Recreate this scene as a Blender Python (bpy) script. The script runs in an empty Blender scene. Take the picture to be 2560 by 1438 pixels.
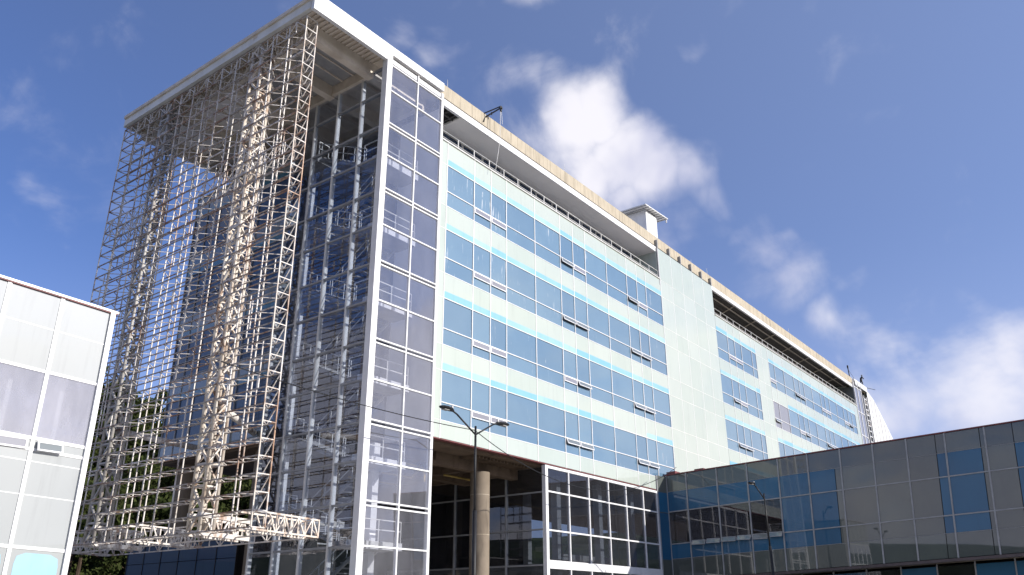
import bpy, bmesh, math, random
from mathutils import Vector, Matrix, Euler, noise as mnoise
random.seed(7)
scn = bpy.context.scene
COL = scn.collection
# ------------------------------------------------------------------ camera
F_PX, YAW, PITCH, ROLL = 2043.99, math.radians(37.0664), math.radians(21.9397), math.radians(-0.2617)
CAM = Vector((-26.185, -28.088, -4.797))
_f = Vector((math.cos(YAW)*math.cos(PITCH), math.sin(YAW)*math.cos(PITCH), math.sin(PITCH)))
_r = Vector((math.sin(YAW), -math.cos(YAW), 0)); _u = _r.cross(_f)
_R = _r*math.cos(ROLL) + _u*math.sin(ROLL); _U = -_r*math.sin(ROLL) + _u*math.cos(ROLL)
def ray(u, v):
    return (_f + _R*((u-1280)/F_PX) - _U*((v-719)/F_PX)).normalized()
cd = bpy.data.cameras.new('camera'); cam = bpy.data.objects.new('camera', cd); COL.objects.link(cam)
cam.matrix_world = Matrix(((_R.x, _U.x, -_f.x, CAM.x), (_R.y, _U.y, -_f.y, CAM.y), (_R.z, _U.z, -_f.z, CAM.z), (0, 0, 0, 1)))
cd.sensor_width = 36; cd.sensor_fit = 'HORIZONTAL'; cd.lens = F_PX/2560*36
cd.clip_start = 0.3; cd.clip_end = 4000
scn.camera = cam
# ------------------------------------------------------------------ light, exposure
SUN = Vector((0.33, -0.92, 0.415)).normalized()          # towards the sun
EL = math.asin(SUN.z)
sd = bpy.data.lights.new('sun', 'SUN'); so = bpy.data.objects.new('sun', sd); COL.objects.link(so)
sd.energy = 4.2; sd.angle = math.radians(0.53); sd.color = (1.0, 0.955, 0.89)
so.rotation_euler = (-SUN).to_track_quat('-Z', 'Y').to_euler()
so.location = (0, -60, 60)
scn.cycles.max_bounces = 7; scn.cycles.diffuse_bounces = 3; scn.cycles.glossy_bounces = 3; scn.cycles.transparent_max_bounces = 12
scn.view_settings.view_transform = 'Standard'; scn.view_settings.look = 'None'
scn.view_settings.exposure = 0.42; scn.view_settings.gamma = 1.0; scn.view_settings.use_curve_mapping = False
# ------------------------------------------------------------------ node helpers
def nd(nt, t, **kw):
    n = nt.nodes.new(t)
    for k, v in kw.items():
        if k.startswith('i_'):
            key = k[2:]
            n.inputs[int(key) if key.isdigit() else key.replace('_', ' ')].default_value = v
        else: setattr(n, k, v)
    return n
def math_(nt, op, a, b=None, clamp=False):
    n = nt.nodes.new('ShaderNodeMath'); n.operation = op; n.use_clamp = clamp
    for i, x in enumerate((a, b)):
        if x is None: continue
        if isinstance(x, (int, float)): n.inputs[i].default_value = x
        else: nt.links.new(x, n.inputs[i])
    return n.outputs[0]
def mix_(nt, fac, a, b):
    n = nt.nodes.new('ShaderNodeMix'); n.data_type = 'RGBA'
    for s, x in ((n.inputs[0], fac), (n.inputs[6], a), (n.inputs[7], b)):
        if isinstance(x, (int, float)): s.default_value = x
        elif isinstance(x, tuple): s.default_value = (*x[:3], 1)
        else: nt.links.new(x, s)
    return n.outputs[2]
def ramp_(nt, x, lo, hi, a=0.0, b=1.0, smooth=True):
    n = nt.nodes.new('ShaderNodeMapRange'); n.interpolation_type = 'SMOOTHSTEP' if smooth else 'LINEAR'
    nt.links.new(x, n.inputs[0])
    for i, v in enumerate((lo, hi, a, b)): n.inputs[i+1].default_value = v
    return n.outputs[0]
def noise_(nt, vec, scale, detail=4, rough=.55, dist=0.0, sc=None):
    if sc:
        m = nt.nodes.new('ShaderNodeMapping'); m.inputs['Scale'].default_value = sc
        nt.links.new(vec, m.inputs[0]); vec = m.outputs[0]
    n = nt.nodes.new('ShaderNodeTexNoise')
    nt.links.new(vec, n.inputs['Vector'])
    n.inputs['Scale'].default_value = scale; n.inputs['Detail'].default_value = detail
    n.inputs['Roughness'].default_value = rough; n.inputs['Distortion'].default_value = dist
    return n.outputs[0]
# ------------------------------------------------------------------ world: sky and clouds
W = bpy.data.worlds.new('World'); scn.world = W; W.use_nodes = True
nt = W.node_tree; nt.nodes.clear()
sky = nd(nt, 'ShaderNodeTexSky'); sky.sky_type = 'NISHITA'; sky.sun_disc = False
sky.sun_elevation = EL; sky.sun_rotation = math.atan2(SUN.x, SUN.y)
sky.altitude = 2500; sky.air_density = 1.25; sky.dust_density = 2.2; sky.ozone_density = 5.0
tc = nd(nt, 'ShaderNodeTexCoord'); dirv = tc.outputs['Generated']
SKY_STR = 0.105
wn = nt.nodes.new('ShaderNodeTexNoise'); nt.links.new(dirv, wn.inputs['Vector']); wn.inputs['Scale'].default_value = 7.0; wn.inputs['Detail'].default_value = 4
w1 = nt.nodes.new('ShaderNodeVectorMath'); w1.operation = 'SUBTRACT'; nt.links.new(wn.outputs['Color'], w1.inputs[0]); w1.inputs[1].default_value = (.5, .5, .5)
w2 = nt.nodes.new('ShaderNodeVectorMath'); w2.operation = 'MULTIPLY_ADD'; nt.links.new(w1.outputs[0], w2.inputs[0]); w2.inputs[1].default_value = (.13, .13, .13); nt.links.new(dirv, w2.inputs[2])
wdir = w2.outputs[0]
def blob(u, v, r, w=1.0):
    c = ray(u, v)
    n = nt.nodes.new('ShaderNodeVectorMath'); n.operation = 'DISTANCE'
    nt.links.new(wdir, n.inputs[0]); n.inputs[1].default_value = c
    return ramp_(nt, n.outputs['Value'], r/F_PX, 0.0, 0.0, w, smooth=False)
fb = noise_(nt, dirv, 9.0, 7, .56, .35)
fb2 = noise_(nt, dirv, 3.1, 5, .6, .6, sc=(1, 1, 2.4))
hard = None
for b in ((1435, 330, 175, 1.02), (1500, 290, 150, 1.0), (1560, 400, 165, 1.05), (1640, 470, 130, .95), (1720, 475, 95, .8), (1480, 430, 150, .95), (1560, 500, 110, .8), (1335, 250, 95, .38), (1270, 230, 70, .32), (1310, 330, 80, .34)):
    s = blob(*b); hard = s if hard is None else math_(nt, 'MAXIMUM', hard, s)
soft = None
for b in ((1760, 118, 85, .62), (1700, 590, 150, .62), (1640, 640, 160, .6), (1880, 600, 130, .5), (1915, 572, 60, .5), (2190, 815, 190, .75), (2060, 800, 150, .55), (2290, 850, 130, .55), (2440, 1000, 330, .85), (2250, 1010, 260, .8), (2540, 930, 260, .8), (1080, 150, 150, .5), (1000, 90, 140, .5), (1090, 60, 110, .45), (720, 20, 130, .45), (1330, -20, 160, .6), (1120, 200, 110, .5), (1960, 700, 190, .5), (2300, 745, 60, .5), (30, 250, 60, .30), (60, 490, 100, .26), (120, 620, 120, .24), (1200, 60, 160, .35), (1460, 120, 160, .3), (2110, 690, 140, .38), (1860, 690, 150, .42)):
    s = blob(*b); soft = s if soft is None else math_(nt, 'MAXIMUM', soft, s)
d1 = math_(nt, 'ADD', hard, math_(nt, 'MULTIPLY', math_(nt, 'SUBTRACT', fb, 0.5), 1.25))
d1 = ramp_(nt, d1, 0.08, 0.86, 0.0, .96)
d2 = math_(nt, 'ADD', soft, math_(nt, 'MULTIPLY', math_(nt, 'SUBTRACT', math_(nt, 'ADD', math_(nt, 'MULTIPLY', fb, .5), math_(nt, 'MULTIPLY', fb2, .5)), 0.5), 1.9))
d2 = ramp_(nt, d2, 0.24, 0.85, 0.0, 0.8)
# fair-weather cloud over the rest of the sky, thickening towards the horizon
sep = nd(nt, 'ShaderNodeSeparateXYZ'); nt.links.new(dirv, sep.inputs[0])
seen = nt.nodes.new('ShaderNodeVectorMath'); seen.operation = 'DOT_PRODUCT'
nt.links.new(dirv, seen.inputs[0]); seen.inputs[1].default_value = _f
away = ramp_(nt, seen.outputs['Value'], 0.80, 0.50, -0.26, 0.06)
d3 = math_(nt, 'ADD', noise_(nt, dirv, 4.2, 5, .58, .4, sc=(1, 1, 1.9)), away)
d3 = ramp_(nt, math_(nt, 'ADD', d3, ramp_(nt, sep.outputs[2], .46, .16, -.07, .15)), 0.54, 0.72, 0.0, 0.9)
den = math_(nt, 'MAXIMUM', math_(nt, 'MAXIMUM', d1, d2), d3)
haze = ramp_(nt, sep.outputs[2], 0.0, 0.42, 0.55, 0.0)
tone = noise_(nt, dirv, 5.5, 4, .55, .2)
cl = mix_(nt, ramp_(nt, tone, .36, .62), (0.50, 0.51, 0.64), (0.74, 0.725, 0.775))
skyc = nt.nodes.new('ShaderNodeVectorMath'); skyc.operation = 'SCALE'; nt.links.new(sky.outputs[0], skyc.inputs[0]); skyc.inputs['Scale'].default_value = SKY_STR
tint = nt.nodes.new('ShaderNodeVectorMath'); tint.operation = 'MULTIPLY'; nt.links.new(skyc.outputs[0], tint.inputs[0]); tint.inputs[1].default_value = (0.94, 0.90, 1.12)
sdot = nt.nodes.new('ShaderNodeVectorMath'); sdot.operation = 'DOT_PRODUCT'; nt.links.new(dirv, sdot.inputs[0]); sdot.inputs[1].default_value = SUN
veil = ramp_(nt, sdot.outputs['Value'], -.62, .55, 0.0, 0.37, smooth=False)
base = mix_(nt, veil, tint.outputs[0], (0.33, 0.42, 0.65))
base = mix_(nt, haze, base, (0.42, 0.47, 0.66))
fin = mix_(nt, den, base, cl)
bg = nd(nt, 'ShaderNodeBackground'); nt.links.new(fin, bg.inputs[0]); bg.inputs[1].default_value = 1.0
out = nd(nt, 'ShaderNodeOutputWorld'); nt.links.new(bg.outputs[0], out.inputs[0])
# ------------------------------------------------------------------ materials
def new_mat(name):
    m = bpy.data.materials.new(name); m.use_nodes = True
    m.node_tree.nodes.clear(); return m, m.node_tree
def finish(nt, sh):
    o = nd(nt, 'ShaderNodeOutputMaterial'); nt.links.new(sh, o.inputs[0])
def pos(nt): return nd(nt, 'ShaderNodeNewGeometry').outputs['Position']
def principled(nt, col, rough, spec=.5, metal=0, bump=None):
    p = nd(nt, 'ShaderNodeBsdfPrincipled')
    for k, v in (('Base Color', col), ('Roughness', rough), ('Specular IOR Level', spec), ('Metallic', metal)):
        if isinstance(v, tuple): p.inputs[k].default_value = (*v, 1)
        elif isinstance(v, (int, float)): p.inputs[k].default_value = v
        else: nt.links.new(v, p.inputs[k])
    if bump is not None:
        b = nd(nt, 'ShaderNodeBump'); b.inputs['Strength'].default_value = bump[1]; b.inputs['Distance'].default_value = bump[2]
        nt.links.new(bump[0], b.inputs['Height']); nt.links.new(b.outputs[0], p.inputs['Normal'])
    return p.outputs[0]
def plain(name, a, b, rough=.5, spec=.4, scale=1.5, sc=None, metal=0):
    m, nt = new_mat(name); p = pos(nt)
    n = noise_(nt, p, scale, 6, .6, .2, sc=sc)
    c = mix_(nt, ramp_(nt, n, .3, .7), a, b)
    finish(nt, principled(nt, c, rough, spec, metal)); return m
M = {}
M['white'] = plain('white_paint', (.80, .79, .78), (.70, .69, .68), .35, .5, 1.2)
M['offwhite'] = plain('white_panel', (.76, .75, .72), (.62, .60, .56), .5, .4, .8, (1, 1, .25))
M['plaster'] = plain('white_plaster', (.80, .80, .80), (.70, .70, .71), .7, .3, .9)
M['greymetal'] = plain('grey_aluminium', (.34, .34, .34), (.26, .26, .265), .4, .5, 2)
M['darkmetal'] = plain('dark_metal', (.012, .012, .013), (.022, .021, .021), .5, .35, 6)
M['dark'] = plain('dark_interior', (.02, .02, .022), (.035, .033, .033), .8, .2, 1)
M['deck'] = plain('ribbed_deck_steel', (.11, .10, .092), (.075, .07, .066), .55, .4, 1.5)
M['soffit'] = plain('soffit_board', (.88, .84, .79), (.84, .80, .75), .8, .2, .6)
M['roofpaint'] = plain('roof_soffit_paint', (.74, .66, .56), (.58, .50, .41), .6, .3, 1.1)
M['floor'] = plain('screed', (.74, .72, .68), (.66, .64, .60), .8, .2, 1)
M['yellow'] = plain('yellow_pipe_paint', (.36, .25, .06), (.28, .19, .05), .5, .4, 2)
M['red'] = plain('red_flashing', (.22, .06, .06), (.14, .045, .045), .5, .4, 3)
M['brown'] = plain('brown_trim', (.10, .075, .075), (.07, .055, .055), .5, .4, 3)
M['stair'] = plain('grey_stair_steel', (.34, .335, .33), (.25, .245, .24), .6, .3, 1.5)
M['lens'] = plain('lamp_glass', (.45, .43, .40), (.35, .34, .32), .25, .5, 6)
M['bark'] = plain('bark', (.10, .07, .05), (.055, .04, .03), .9, .1, 3, (1, 1, .2))
def concrete(name, a, b, stain, sc=(2.6, 2.6, .22)):
    m, nt = new_mat(name); p = pos(nt)
    n1 = noise_(nt, p, 1.0, 6, .65, .3); n2 = noise_(nt, p, 1.0, 5, .6, .3, sc=sc)
    n3 = noise_(nt, p, 14.0, 4, .6)
    c = mix_(nt, ramp_(nt, n1, .3, .7), a, b)
    c = mix_(nt, ramp_(nt, n2, .48, .74, 0, .8), c, stain)
    finish(nt, principled(nt, c, .85, .25, 0, (n3, .35, .02))); return m
M['parapet'] = concrete('stained_parapet_concrete', (.52, .455, .35), (.45, .39, .295), (.25, .215, .16), (7.0, 7.0, .3))
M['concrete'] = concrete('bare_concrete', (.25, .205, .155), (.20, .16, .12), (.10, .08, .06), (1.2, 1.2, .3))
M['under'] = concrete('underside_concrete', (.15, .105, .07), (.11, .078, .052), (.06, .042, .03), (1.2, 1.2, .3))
# painted steel with rust
def steel(name, rust_amt, a_=(.76, .715, .67), b_=(.54, .48, .42)):
    m, nt = new_mat(name); p = pos(nt)
    n = noise_(nt, p, .55, 7, .68, .5, sc=(1, 1, .5)); n2 = noise_(nt, p, 4.0, 5, .6, .3, sc=(1, 1, .35))
    c = mix_(nt, ramp_(nt, n2, .3, .7), a_, b_)
    r = mix_(nt, ramp_(nt, n2, .35, .65), (.46, .20, .055), (.22, .10, .045))
    k = math_(nt, 'ADD', math_(nt, 'MULTIPLY', n, .6), math_(nt, 'MULTIPLY', n2, .4))
    c = mix_(nt, ramp_(nt, k, .66-rust_amt, .78-rust_amt, 0, .85), c, r)
    finish(nt, principled(nt, c, .5, .4)); return m
M['colsteel'] = steel('cream_column_steel', .165, (.76, .70, .62), (.56, .47, .38)); M['steel'] = steel('white_painted_lattice_steel', .15); M['rusty'] = steel('rusty_lattice_steel', .215)
M['chordsteel'] = steel('shade_toned_chord_steel', .19, (.46, .41, .36), (.30, .25, .20)); M['greysteel'] = steel('grey_column_steel', .11, (.50, .48, .45), (.36, .335, .31))  # chord colour darkened for underside shade, against the brighter sunlit lacing steel
# glazing
def bumped(nt, p, scale, strength, dist):
    n = noise_(nt, p, scale, 2, .5)
    b = nd(nt, 'ShaderNodeBump'); b.inputs['Strength'].default_value = strength; b.inputs['Distance'].default_value = dist
    nt.links.new(n, b.inputs['Height']); return b.outputs[0]
def film_glass(name, a, b, streak=True, coat=.9, rough=.42):
    m, nt = new_mat(name); p = pos(nt)
    oi = nd(nt, 'ShaderNodeObjectInfo')
    n1 = noise_(nt, p, .35, 5, .55, .3)
    c = mix_(nt, ramp_(nt, math_(nt, 'ADD', math_(nt, 'MULTIPLY', n1, .6), math_(nt, 'MULTIPLY', oi.outputs['Random'], .4)), .25, .75), a, b)
    if streak:
        s = noise_(nt, p, 1.0, 5, .62, .5, sc=(7.0, 7.0, .75)); t = noise_(nt, p, .28, 3, .5)
        sp = nd(nt, 'ShaderNodeSeparateXYZ'); nt.links.new(p, sp.inputs[0])
        zone = math_(nt, 'MULTIPLY', ramp_(nt, sp.outputs[0], 24, 8), ramp_(nt, sp.outputs[2], 7, 15))
        k = math_(nt, 'ADD', s, math_(nt, 'MULTIPLY', math_(nt, 'SUBTRACT', t, .5), .5))
        k = math_(nt, 'ADD', k, math_(nt, 'MULTIPLY', zone, .085))
        c = mix_(nt, ramp_(nt, k, .69, .80, 0, .75), c, (.52, .56, .58))
        d = noise_(nt, p, 1.0, 4, .6, .4, sc=(1.3, 1.3, .7))
        c = mix_(nt, ramp_(nt, d, .66, .78, 0, .35), c, (.30, .20, .18))
    else:
        s = noise_(nt, p, 1.0, 4, .6, .3, sc=(3.5, 3.5, .35))
        hs = nd(nt, 'ShaderNodeHueSaturation'); nt.links.new(c, hs.inputs['Color']); nt.links.new(ramp_(nt, s, .5, .75, 1.0, .91), hs.inputs['Value']); c = hs.outputs[0]
    pr = nd(nt, 'ShaderNodeBsdfPrincipled'); nt.links.new(c, pr.inputs['Base Color'])
    pr.inputs['Roughness'].default_value = rough; pr.inputs['Specular IOR Level'].default_value = .3
    pr.inputs['Coat Weight'].default_value = coat; pr.inputs['Coat Roughness'].default_value = .015; pr.inputs['Coat IOR'].default_value = 1.85
    nt.links.new(bumped(nt, p, .4, .03, .03), pr.inputs['Coat Normal'])
    finish(nt, pr.outputs[0]); return m
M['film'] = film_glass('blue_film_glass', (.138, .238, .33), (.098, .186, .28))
M['filmshade'] = film_glass('shade_toned_blue_glass', (.020, .055, .125), (.014, .042, .10), False, .5)  # blue film glass with shade put into a darker colour
M['teal'] = film_glass('teal_film_strip', (.05, .18, .25), (.04, .15, .21), False)
M['cyan'] = film_glass('pale_blue_protective_film', (.20, .44, .60), (.36, .545, .60), False, .3)
M['mint'] = film_glass('mint_spandrel_glass', (.49, .535, .475), (.445, .50, .435), False, .8)
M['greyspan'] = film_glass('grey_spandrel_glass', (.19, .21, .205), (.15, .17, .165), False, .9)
M['wingspan'] = film_glass('shaded_grey_spandrel_glass', (.084, .098, .088), (.060, .068, .062), False, .8)  # greyer glass than the mint panels, lowered further for the wing's shade
M['wingblue'] = film_glass('wing_blue_film_glass', (.014, .105, .205), (.010, .08, .165), False, .38)
M['whiteglass'] = film_glass('white_back_painted_glass', (.365, .38, .375), (.33, .345, .34), False, .8)
M['lavender'] = film_glass('bare_grey_glass', (.25, .25, .285), (.21, .21, .24), False, .9)
def clear_glass(name, tint, dust_sheen, refl):
    m, nt = new_mat(name); p = pos(nt)
    tr = nd(nt, 'ShaderNodeBsdfTransparent'); tr.inputs[0].default_value = (*tint, 1)
    df = nd(nt, 'ShaderNodeBsdfDiffuse'); df.inputs[0].default_value = (.62, .61, .66, 1)
    gl = nd(nt, 'ShaderNodeBsdfGlossy'); gl.inputs['Roughness'].default_value = .01; gl.inputs[0].default_value = (.95, .95, 1, 1)
    g = nd(nt, 'ShaderNodeNewGeometry'); dp = nt.nodes.new('ShaderNodeVectorMath'); dp.operation = 'DOT_PRODUCT'
    nt.links.new(g.outputs['Incoming'], dp.inputs[0]); nt.links.new(g.outputs['Normal'], dp.inputs[1])
    c5 = math_(nt, 'POWER', math_(nt, 'SUBTRACT', 1.0, math_(nt, 'ABSOLUTE', dp.outputs['Value'])), 5.0)
    k = math_(nt, 'MULTIPLY', math_(nt, 'ADD', math_(nt, 'MULTIPLY', c5, .95), .045), refl, clamp=True)
    n = noise_(nt, p, .8, 5, .6, .3, sc=(1, 1, .4))
    a = nd(nt, 'ShaderNodeMixShader'); nt.links.new(ramp_(nt, n, .25, .75, dust_sheen*.6, dust_sheen*1.3), a.inputs[0])
    nt.links.new(tr.outputs[0], a.inputs[1]); nt.links.new(df.outputs[0], a.inputs[2])
    b = nd(nt, 'ShaderNodeMixShader'); nt.links.new(k, b.inputs[0])
    nt.links.new(a.outputs[0], b.inputs[1]); nt.links.new(gl.outputs[0], b.inputs[2])
    finish(nt, b.outputs[0]); return m
M['clear'] = clear_glass('dusty_clear_glass', (.925, .935, .955), .085, 3.0)
M['cleardark'] = clear_glass('tinted_clear_glass', (.55, .57, .60), .02, 1.25)
M['bright'] = clear_glass('cloud_sheen_glass', (.88, .89, .91), .36, 3.6)  # pale diffuse share imitates the cloud reflection in the left wing's windows
M['endglass'] = clear_glass('clear_glass', (.80, .84, .90), .012, 1.5)
# foliage
m, nt = new_mat('leaves'); oi = nd(nt, 'ShaderNodeObjectInfo'); p = pos(nt)
n = noise_(nt, p, .9, 3, .6)
c = mix_(nt, ramp_(nt, n, .3, .7), (.034, .052, .017), (.090, .105, .036))
c = mix_(nt, math_(nt, 'MULTIPLY', oi.outputs['Random'], .45), c, (.065, .075, .022))
a = nd(nt, 'ShaderNodeBsdfDiffuse'); nt.links.new(c, a.inputs[0])
t = nd(nt, 'ShaderNodeBsdfTranslucent'); nt.links.new(c, t.inputs[0])
x = nd(nt, 'ShaderNodeMixShader'); x.inputs[0].default_value = .3; nt.links.new(a.outputs[0], x.inputs[1]); nt.links.new(t.outputs[0], x.inputs[2])
finish(nt, x.outputs[0]); M['leaf'] = m
# ground: paving near the buildings, grass and scrub on the hills
m, nt = new_mat('ground_cover'); p = pos(nt)
n = noise_(nt, p, .06, 6, .6, .3); n2 = noise_(nt, p, 1.6, 5, .6)
g = mix_(nt, ramp_(nt, n, .35, .65), (.050, .070, .022), (.085, .10, .035))
g = mix_(nt, ramp_(nt, noise_(nt, p, .02, 6, .65), .34, .50), g, (.016, .026, .011))
pv = mix_(nt, ramp_(nt, n2, .3, .7), (.50, .48, .44), (.43, .41, .37))
ln = nt.nodes.new('ShaderNodeVectorMath'); ln.operation = 'DISTANCE'; nt.links.new(p, ln.inputs[0]); ln.inputs[1].default_value = (15, -10, -6)
c = mix_(nt, ramp_(nt, ln.outputs['Value'], 55, 75), pv, g)
finish(nt, principled(nt, c, .95, .1)); M['ground'] = m
# ------------------------------------------------------------------ object helpers
def tag(o, label=None, cat=None, group=None, kind=None):
    if label: o['label'] = label
    if cat: o['category'] = cat
    if group: o['group'] = group
    if kind: o['kind'] = kind
    return o
def empty(name, loc=(0, 0, 0), **kw):
    o = bpy.data.objects.new(name, None); COL.objects.link(o); o.location = loc; o.empty_display_size = .3
    return tag(o, **kw)
def link(name, me, parent=None):
    o = bpy.data.objects.new(name, me); COL.objects.link(o)
    if parent is not None:
        o.parent = parent
        if parent.type == 'EMPTY' or True:
            o.matrix_parent_inverse = Matrix.Translation(world_loc(parent)).inverted()
    return o
_wl = {}
def world_loc(o):
    v = Vector((0, 0, 0))
    # only unrotated parents are used as frames of reference
    if o.name in _wl: return _wl[o.name]
    return o.matrix_world.translation if o.parent else Vector(o.location)
CUBEV = [(x, y, z) for x in (-.5, .5) for y in (-.5, .5) for z in (-.5, .5)]
CUBEF = [(0, 1, 3, 2), (4, 6, 7, 5), (0, 4, 5, 1), (2, 3, 7, 6), (0, 2, 6, 4), (1, 5, 7, 3)]
_cube = {}
def cube_mesh(mat):
    if mat not in _cube:
        me = bpy.data.meshes.new('box_' + mat); me.from_pydata(CUBEV, [], CUBEF); me.materials.append(M[mat]); _cube[mat] = me
    return _cube[mat]
class Frame:
    """objects whose parent may carry a location: everything is given in world coordinates"""
def box(name, mat, a, b, parent=None, warp=None):
    a = Vector(a); b = Vector(b)
    lo = Vector(map(min, a, b)); hi = Vector(map(max, a, b))
    if warp:
        vs = [warp(Vector((hi.x if x > 0 else lo.x, hi.y if y > 0 else lo.y, hi.z if z > 0 else lo.z))) for x, y, z in CUBEV]
        c = sum(vs, Vector())/8
        me = bpy.data.meshes.new(name); me.from_pydata([v-c for v in vs], [], CUBEF); me.materials.append(M[mat])
        o = bpy.data.objects.new(name, me)
    else:
        c = (lo+hi)/2; o = bpy.data.objects.new(name, cube_mesh(mat)); o.scale = hi-lo
    COL.objects.link(o)
    put(o, c, parent); return o
def put(o, c, parent):
    """place o at world point c under parent (parents are unrotated and unscaled, or boxes)"""
    if parent is not None:
        o.parent = parent; pm = pmat(parent)
        o.matrix_parent_inverse = pm.inverted()
    o.location = c
def pmat(o):
    m = Matrix.LocRotScale(o.location, o.rotation_euler, o.scale)
    if o.parent is not None: m = pmat(o.parent) @ o.matrix_parent_inverse @ m
    return m
def mesh_obj(name, vs, fs, mat, parent=None, smooth=False):
    me = bpy.data.meshes.new(name); 
    c = Vector((sum(v[0] for v in vs)/len(vs), sum(v[1] for v in vs)/len(vs), sum(v[2] for v in vs)/len(vs)))
    me.from_pydata([Vector(v)-c for v in vs], [], fs); me.materials.append(M[mat])
    if smooth:
        for p in me.polygons: p.use_smooth = True
    o = bpy.data.objects.new(name, me); COL.objects.link(o); put(o, c, parent); return o
def bar_geo(vs, fs, p, q, r, n=4, r2=None, caps=True):
    p = Vector(p); q = Vector(q); d = (q-p)
    if d.length < 1e-6: return
    d.normalize(); up = Vector((0, 0, 1)) if abs(d.z) < .9 else Vector((1, 0, 0))
    s = d.cross(up).normalized(); t = s.cross(d)
    b = len(vs); r2 = r if r2 is None else r2
    off = math.pi/4 if n == 4 else 0; k = math.sqrt(2) if n == 4 else 1
    for c, rr in ((p, r), (q, r2)):
        for i in range(n):
            a = off + 2*math.pi*i/n
            vs.append(c + (s*math.cos(a) + t*math.sin(a))*rr*k)
    for i in range(n):
        j = (i+1) % n; fs.append((b+i, b+j, b+n+j, b+n+i))
    if caps:
        fs.append(tuple(b+i for i in reversed(range(n)))); fs.append(tuple(b+n+i for i in range(n)))
def bars(name, mat, segs, parent=None, n=4, smooth=False):
    vs, fs = [], []
    for s in segs: bar_geo(vs, fs, s[0], s[1], s[2], n, s[3] if len(s) > 3 else None)
    o = mesh_obj(name, vs, fs, mat, parent, smooth)
    if name in ('lacing', 'web_lacing', 'foot_bracket', 'ladder_rungs', 'ladder_brace', 'rope', 'railing'): o['kind'] = 'stuff'
    return o
def box_geo(vs, fs, a, b):
    a = Vector(a); b = Vector(b); k = len(vs)
    for x, y, z in CUBEV: vs.append(Vector((b.x if x > 0 else a.x, b.y if y > 0 else a.y, b.z if z > 0 else a.z)))
    fs.extend([tuple(k+i for i in f) for f in CUBEF])
def boxes(name, mat, lst, parent=None):
    vs, fs = [], []
    for a, b in lst: box_geo(vs, fs, a, b)
    return mesh_obj(name, vs, fs, mat, parent)
# ------------------------------------------------------------------ ground sheet with hills
GZ = -6.4
def height(x, y):
    dx, dy = x-CAM.x, y-CAM.y; r = math.hypot(dx, dy); az = math.degrees(math.atan2(dy, dx))
    def bump(c, w): 
        d = (az-c+180) % 360-180
        return max(0., 1-(abs(d)/w)**2)
    sm = lambda t: t*t*(3-2*t)
    h = 0.
    t = min(1, max(0, (r-105)/90)); h += sm(t)*(22*max(bump(69, 18), .0) + 5*bump(52, 16))
    t = min(1, max(0, (r-130)/170)); n = mnoise.noise(Vector((x*.008, y*.008, 0)))
    h += sm(t)*(30+10*n)*(1 if (az < -8 or az > 110) else max(0, min(1, max((-8-az)/-14+1, (az-96)/14))))
    h += max(0, (r-60)/400)*mnoise.noise(Vector((x*.03, y*.03, 3)))*3
    return GZ + h
vs, fs = [], []; NA, rr = 144, [0, 12, 25, 40, 55, 70, 80, 90, 100, 110, 120, 130, 140, 160, 190, 220, 260, 300, 380, 520, 800, 1300, 2200]
for r in rr:
    for a in range(NA):
        t = 2*math.pi*a/NA; x, y = CAM.x+r*math.cos(t), CAM.y+r*math.sin(t); vs.append((x, y, height(x, y)))
for i in range(len(rr)-1):
    for a in range(NA):
        b = (a+1) % NA; fs.append((i*NA+a, (i+1)*NA+a, (i+1)*NA+b, i*NA+b))
gr = mesh_obj('ground', vs, fs, 'ground', None, True); tag(gr, kind='structure', label='paved yard running out to green hills')
# ------------------------------------------------------------------ measured grid of the building
ZL = dict(T=23.84, A=22.18, B=20.0, C=18.07, D=15.98, E=13.97, F=11.83, G=9.81, H=7.70, I=5.76, J=3.70, K=1.91, L=0.0, M=-1.85, N=-3.85, O=-5.4)
FLOORS = [(19.71, 18.01, 17.05), (15.58, 13.84, 12.89), (11.41, 9.67, 8.75), (7.31, 5.61, 4.65)]   # head, transom, sill
BOT, PTOP, ROOFZ = 3.70, 21.2, 25.05
XN = [4.79, 7.26, 8.88, 10.44, 13.5, 16.48, 18.07, 19.69, 22.63, 25.64, 27.24, 28.75, 31.47]
XB = [31.47, 33.72, 35.84, 37.99, 40.15, 42.23]
XF1 = [42.23, 44.71, 46.33, 47.96, 50.61, 51.75]
XM = [51.75, 53.4, 55.11]
XF2 = [55.11, 56.77, 59.51, 62.56, 64.24, 65.8, 68.56, 71.69, 73.24, 74.92, 77.87, 80.62, 82.45, 84.13, 86.01]
XE = 87.5
DEPTH = 18.0
B = empty('office_building', (45, 9, GZ), label='long seven-storey building with mint glass panels and bands of blue windows', cat='building')
# core, slabs, terrace, soffits
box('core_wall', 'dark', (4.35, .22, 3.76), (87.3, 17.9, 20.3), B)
box('terrace_floor', 'floor', (4.3, .12, 20.32), (87.4, 17.9, 20.55), B)
bw = box('terrace_back_wall', 'plaster', (4.4, 2.15, 20.56), (31.4, 2.35, 23.72), B)
for i in range(13):
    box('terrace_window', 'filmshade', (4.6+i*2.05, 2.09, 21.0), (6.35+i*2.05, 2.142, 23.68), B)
box('terrace_back_wall', 'dark', (42.3, 4.4, 20.56), (87.4, 4.6, 24.0), B)
box('stair_core_wall', 'plaster', (31.55, .2, 20.56), (42.2, 4.3, 24.0), B)
box('terrace_soffit', 'soffit', (6.1, .2, 23.72), (31.3, 4.2, 23.84), B)
box('terrace_end_wall', 'mint', (31.25, .1, 20.56), (31.5, 2.1, 23.9), B)
for i in range(3): box('ceiling_grid', 'deck', (4.3, .8+i*1.1, 23.76), (6.1, .88+i*1.1, 23.84), B)
for i in range(3): box('ceiling_grid', 'deck', (4.6+i*.6, .2, 23.78), (4.66+i*.6, 4.2, 23.86), B)
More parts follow.
